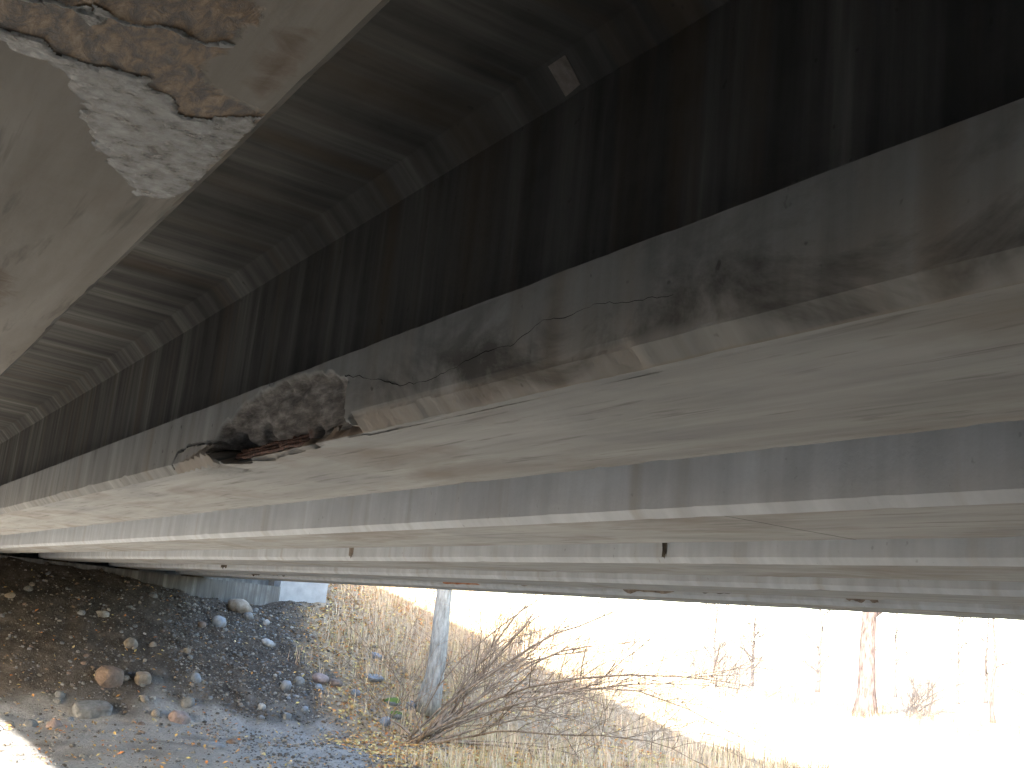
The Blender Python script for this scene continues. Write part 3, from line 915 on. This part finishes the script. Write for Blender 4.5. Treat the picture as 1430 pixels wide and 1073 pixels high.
# ------------------------------------------------------------------ shrub, trees
def bark(name, c0, c1, sc=14.0):
    M = Mat(name, 0.9, 0.15)
    M.color(M.ramp(M.noise(M.coord((1, 1, .25), girder=False), sc, 6, 0.7), [(0.35, c0), (0.65, c1)]))
    M.bump(M.noise(M.coord((1, 1, .2), girder=False), sc * 1.6, 5, 0.7), 0.9, 0.03)
    return M.m
m_twig = bark('twig_bark', (0.13, 0.088, 0.06), (0.34, 0.245, 0.17))
m_willow = bark('grey_bark', (0.16, 0.15, 0.13), (0.36, 0.345, 0.31))
m_cotton = bark('furrowed_bark', (0.018, 0.013, 0.012), (0.10, 0.075, 0.068), 9.0)

def grow(base, d, length, r0, sag, n, wig, rr):
    pts, rad = [Vector(base)], [r0]
    d = Vector(d).normalized(); st = length / n
    for i in range(n):
        d = (d + Vector((rr.gauss(0, wig), rr.gauss(0, wig), rr.gauss(0, wig) - sag * st))).normalized()
        pts.append(pts[-1] + d * st); rad.append(r0 * (1 - (i + 1) / n) ** .8 + 0.0022)
    return pts, rad

def join(parts):
    V, F = [], []
    for v, f in parts:
        b = len(V); V += v; F += [tuple(a + b for a in q) for q in f]
    return V, F

def shrub(name, base, stems, label, group, mat, seed, scale=1.0, bias=(1, 0, 0), twigs=13):
    rr = random.Random(seed)
    bx, by = base
    bz = terr(bx, by) - 0.05
    root = empty(name, (bx, by, bz))
    tag(root, label, 'shrub', group)
    for s in range(stems):
        u = rr.random()
        dirv = Vector((bias[0] * rr.uniform(.0, 1.6) + rr.gauss(0, .35), bias[1] + rr.gauss(0, .45), rr.uniform(.35, 1.25)))
        L = scale * rr.uniform(2.4, 5.6) * (1 if dirv.x > .3 else .55)
        pts, rad = grow((rr.gauss(0, .16), rr.gauss(0, .14), 0), dirv, L, scale * rr.uniform(.008, .02), 0.20 / scale, 14, .07, rr)
        v, f = tube(pts, rad, 5)
        st = obj('stem', v, f, mat, root, True)
        tw = []
        for t in range(twigs):
            i = min(13, int(rr.triangular(2, 14, 10)))
            dd = (pts[min(i + 1, 14)] - pts[i - 1]).normalized()
            td = dd * rr.uniform(.3, 1) + Vector((rr.gauss(0, .5), rr.gauss(0, .5), rr.uniform(0, .9)))
            tp, tr = grow(pts[i], td, scale * rr.uniform(.4, 1.5), max(.0042, rad[i] * .45), 0.02, 6, .12, rr)
            tw.append(tube(tp, tr, 3))
            for _ in range(3):
                j = rr.randint(1, 5)
                sd_ = (tp[j] - tp[j - 1]).normalized() + Vector((rr.gauss(0, .6), rr.gauss(0, .6), rr.gauss(.15, .5)))
                sp2, sr = grow(tp[j], sd_, scale * rr.uniform(.15, .6), .0036, 0, 4, .12, rr)
                tw.append(tube(sp2, sr, 3))
        v, f = join(tw)
        to = obj('twigs', v, f, mat, st, True)
        tag(to, kind='stuff')
    return root

shrub('bare_shrub', (10.75, 21.0), 24, 'large leafless shrub arching right from the foot of the bank', None, m_twig, 3, 1.75, (1.15, -0.1, 0), 17)

def bare_tree(name, base, h, r, lean, label, group, mat, seed, first=0.35, limbs=9, tw_r=.005):
    rr = random.Random(seed)
    bx, by = base
    root = empty(name, (bx, by, terr(bx, by) - .1))
    tag(root, label, 'tree', group)
    n = 22
    pts, rad = [], []
    for i in range(n + 1):
        t = i / n
        pts.append(Vector((lean[0] * t * h + .05 * h * .2 * N((seed, t * 4, 0)), lean[1] * t * h + .02 * h * N((seed + 4, t * 4, 0)), t * h)))
        rad.append(r * (1 - .8 * t) * (1 + .5 * max(0, 1 - t * 14)))
    v, f = tube(pts, rad, 12)
    obj('trunk', v, f, mat, root, True)
    tw = []
    for l in range(limbs):
        i = int(n * rr.uniform(first, .97))
        a = rr.uniform(0, 6.28)
        d = Vector((math.cos(a), math.sin(a), rr.uniform(.5, 1.3)))
        lp, lr = grow(pts[i], d, h * rr.uniform(.2, .42), rad[i] * .5, -.02, 9, .1, rr)
        v, f = tube(lp, lr, 7)
        lo = obj('limb', v, f, mat, root, True)
        tws = []
        for _ in range(16):
            j = rr.randint(2, 9)
            td = Vector((rr.gauss(0, 1), rr.gauss(0, 1), rr.uniform(-.1, 1.1)))
            tp, tr = grow(lp[j], td, h * rr.uniform(.06, .16), max(tw_r * 1.3, lr[j] * .4), 0, 5, .12, rr)
            tws.append(tube(tp, tr, 3))
            for _ in range(3):
                q = rr.randint(1, 5)
                sp2, sr = grow(tp[q], td.normalized() + Vector((rr.gauss(0, .7), rr.gauss(0, .7), rr.gauss(.2, .5))), h * rr.uniform(.03, .08), tw_r, 0, 3, .1, rr)
                tws.append(tube(sp2, sr, 3))
        v, f = join(tws)
        tag(obj('twigs', v, f, mat, lo, True), kind='stuff')
    return root

bare_tree('bank_tree', (11.95, 23.0), 9.5, 0.22, (0.05, 0.0), 'smooth grey tree trunk leaning beside the leafless shrub', None, m_willow, 5)
TG = 'trees in the bright field beyond the bridge'
bare_tree('field_tree', (44.1, 39.7), 17, 0.46, (0.0, 0.0), 'thick furrowed tree trunk standing alone in the bright field', TG, m_cotton, 8, 0.3, 12)
bare_tree('field_tree', (58.8, 43.6), 10, 0.13, (0.0, 0.0), 'thin bare tree at the right edge of the bright field', TG, m_cotton, 9, 0.2, 9)

m_faint = bark('sunlit_twigs', (0.03, 0.025, 0.024), (0.085, 0.073, 0.068))
for i, (x, y, h, lab) in enumerate((
        (54, 62, 9, 'faint bare tree far off, directly beyond the tips of the arching shrub'),
        (63, 68, 8, 'faint low bare tree far off, midway between arching shrub and thick trunk'),
        (70, 68, 11, 'faint bare tree far off, just left of the thick trunk'),
        (86, 74, 12, 'faint bare tree far off, just right of the thick trunk'),
        (92, 72, 9, 'faint bare tree far off, between the thick trunk and the thin tree'),
        (104, 78, 13, 'faint bare tree far off behind the thin tree'),
        (90, 63, 10, 'faint bare tree far off at the right edge of the picture'))):
    bare_tree('field_tree', (x, y), h, 0.12 + 0.02 * (i % 3), (0.02 * (i % 3 - 1), 0), lab, TG, m_faint, 60 + i, 0.12, 14, 0.014)
SG = 'leafless shrubs in the bright field'
for i, (x, y, sc, lab) in enumerate((
        (33.0, 36.5, 0.8, 'pale leafless shrub in the field just beyond the arching shrub'),
        (41.0, 47.0, 1.0, 'tall pale leafless shrub in the field left of the thick trunk'),
        (37.5, 44.0, 0.7, 'low pale leafless shrub between the arching shrub and the tall pale one'),
        (45.0, 38.0, 0.5, 'low pale leafless shrub at the foot of the thick trunk'),
        (55.0, 45.0, 0.8, 'pale leafless shrub in the field right of the thick trunk'),
        (60.0, 50.0, 1.0, 'pale leafless shrub behind the thin bare tree'),
        (66.0, 46.0, 0.8, 'pale leafless shrub at the right edge of the field'),
        (30.0, 40.0, 0.9, 'pale leafless shrub far behind the twigs of the arching shrub'))):
    shrub('field_shrub', (x, y), 12, lab, SG, m_faint, 31 + i, sc * 1.5, (0.1, 0), 12)
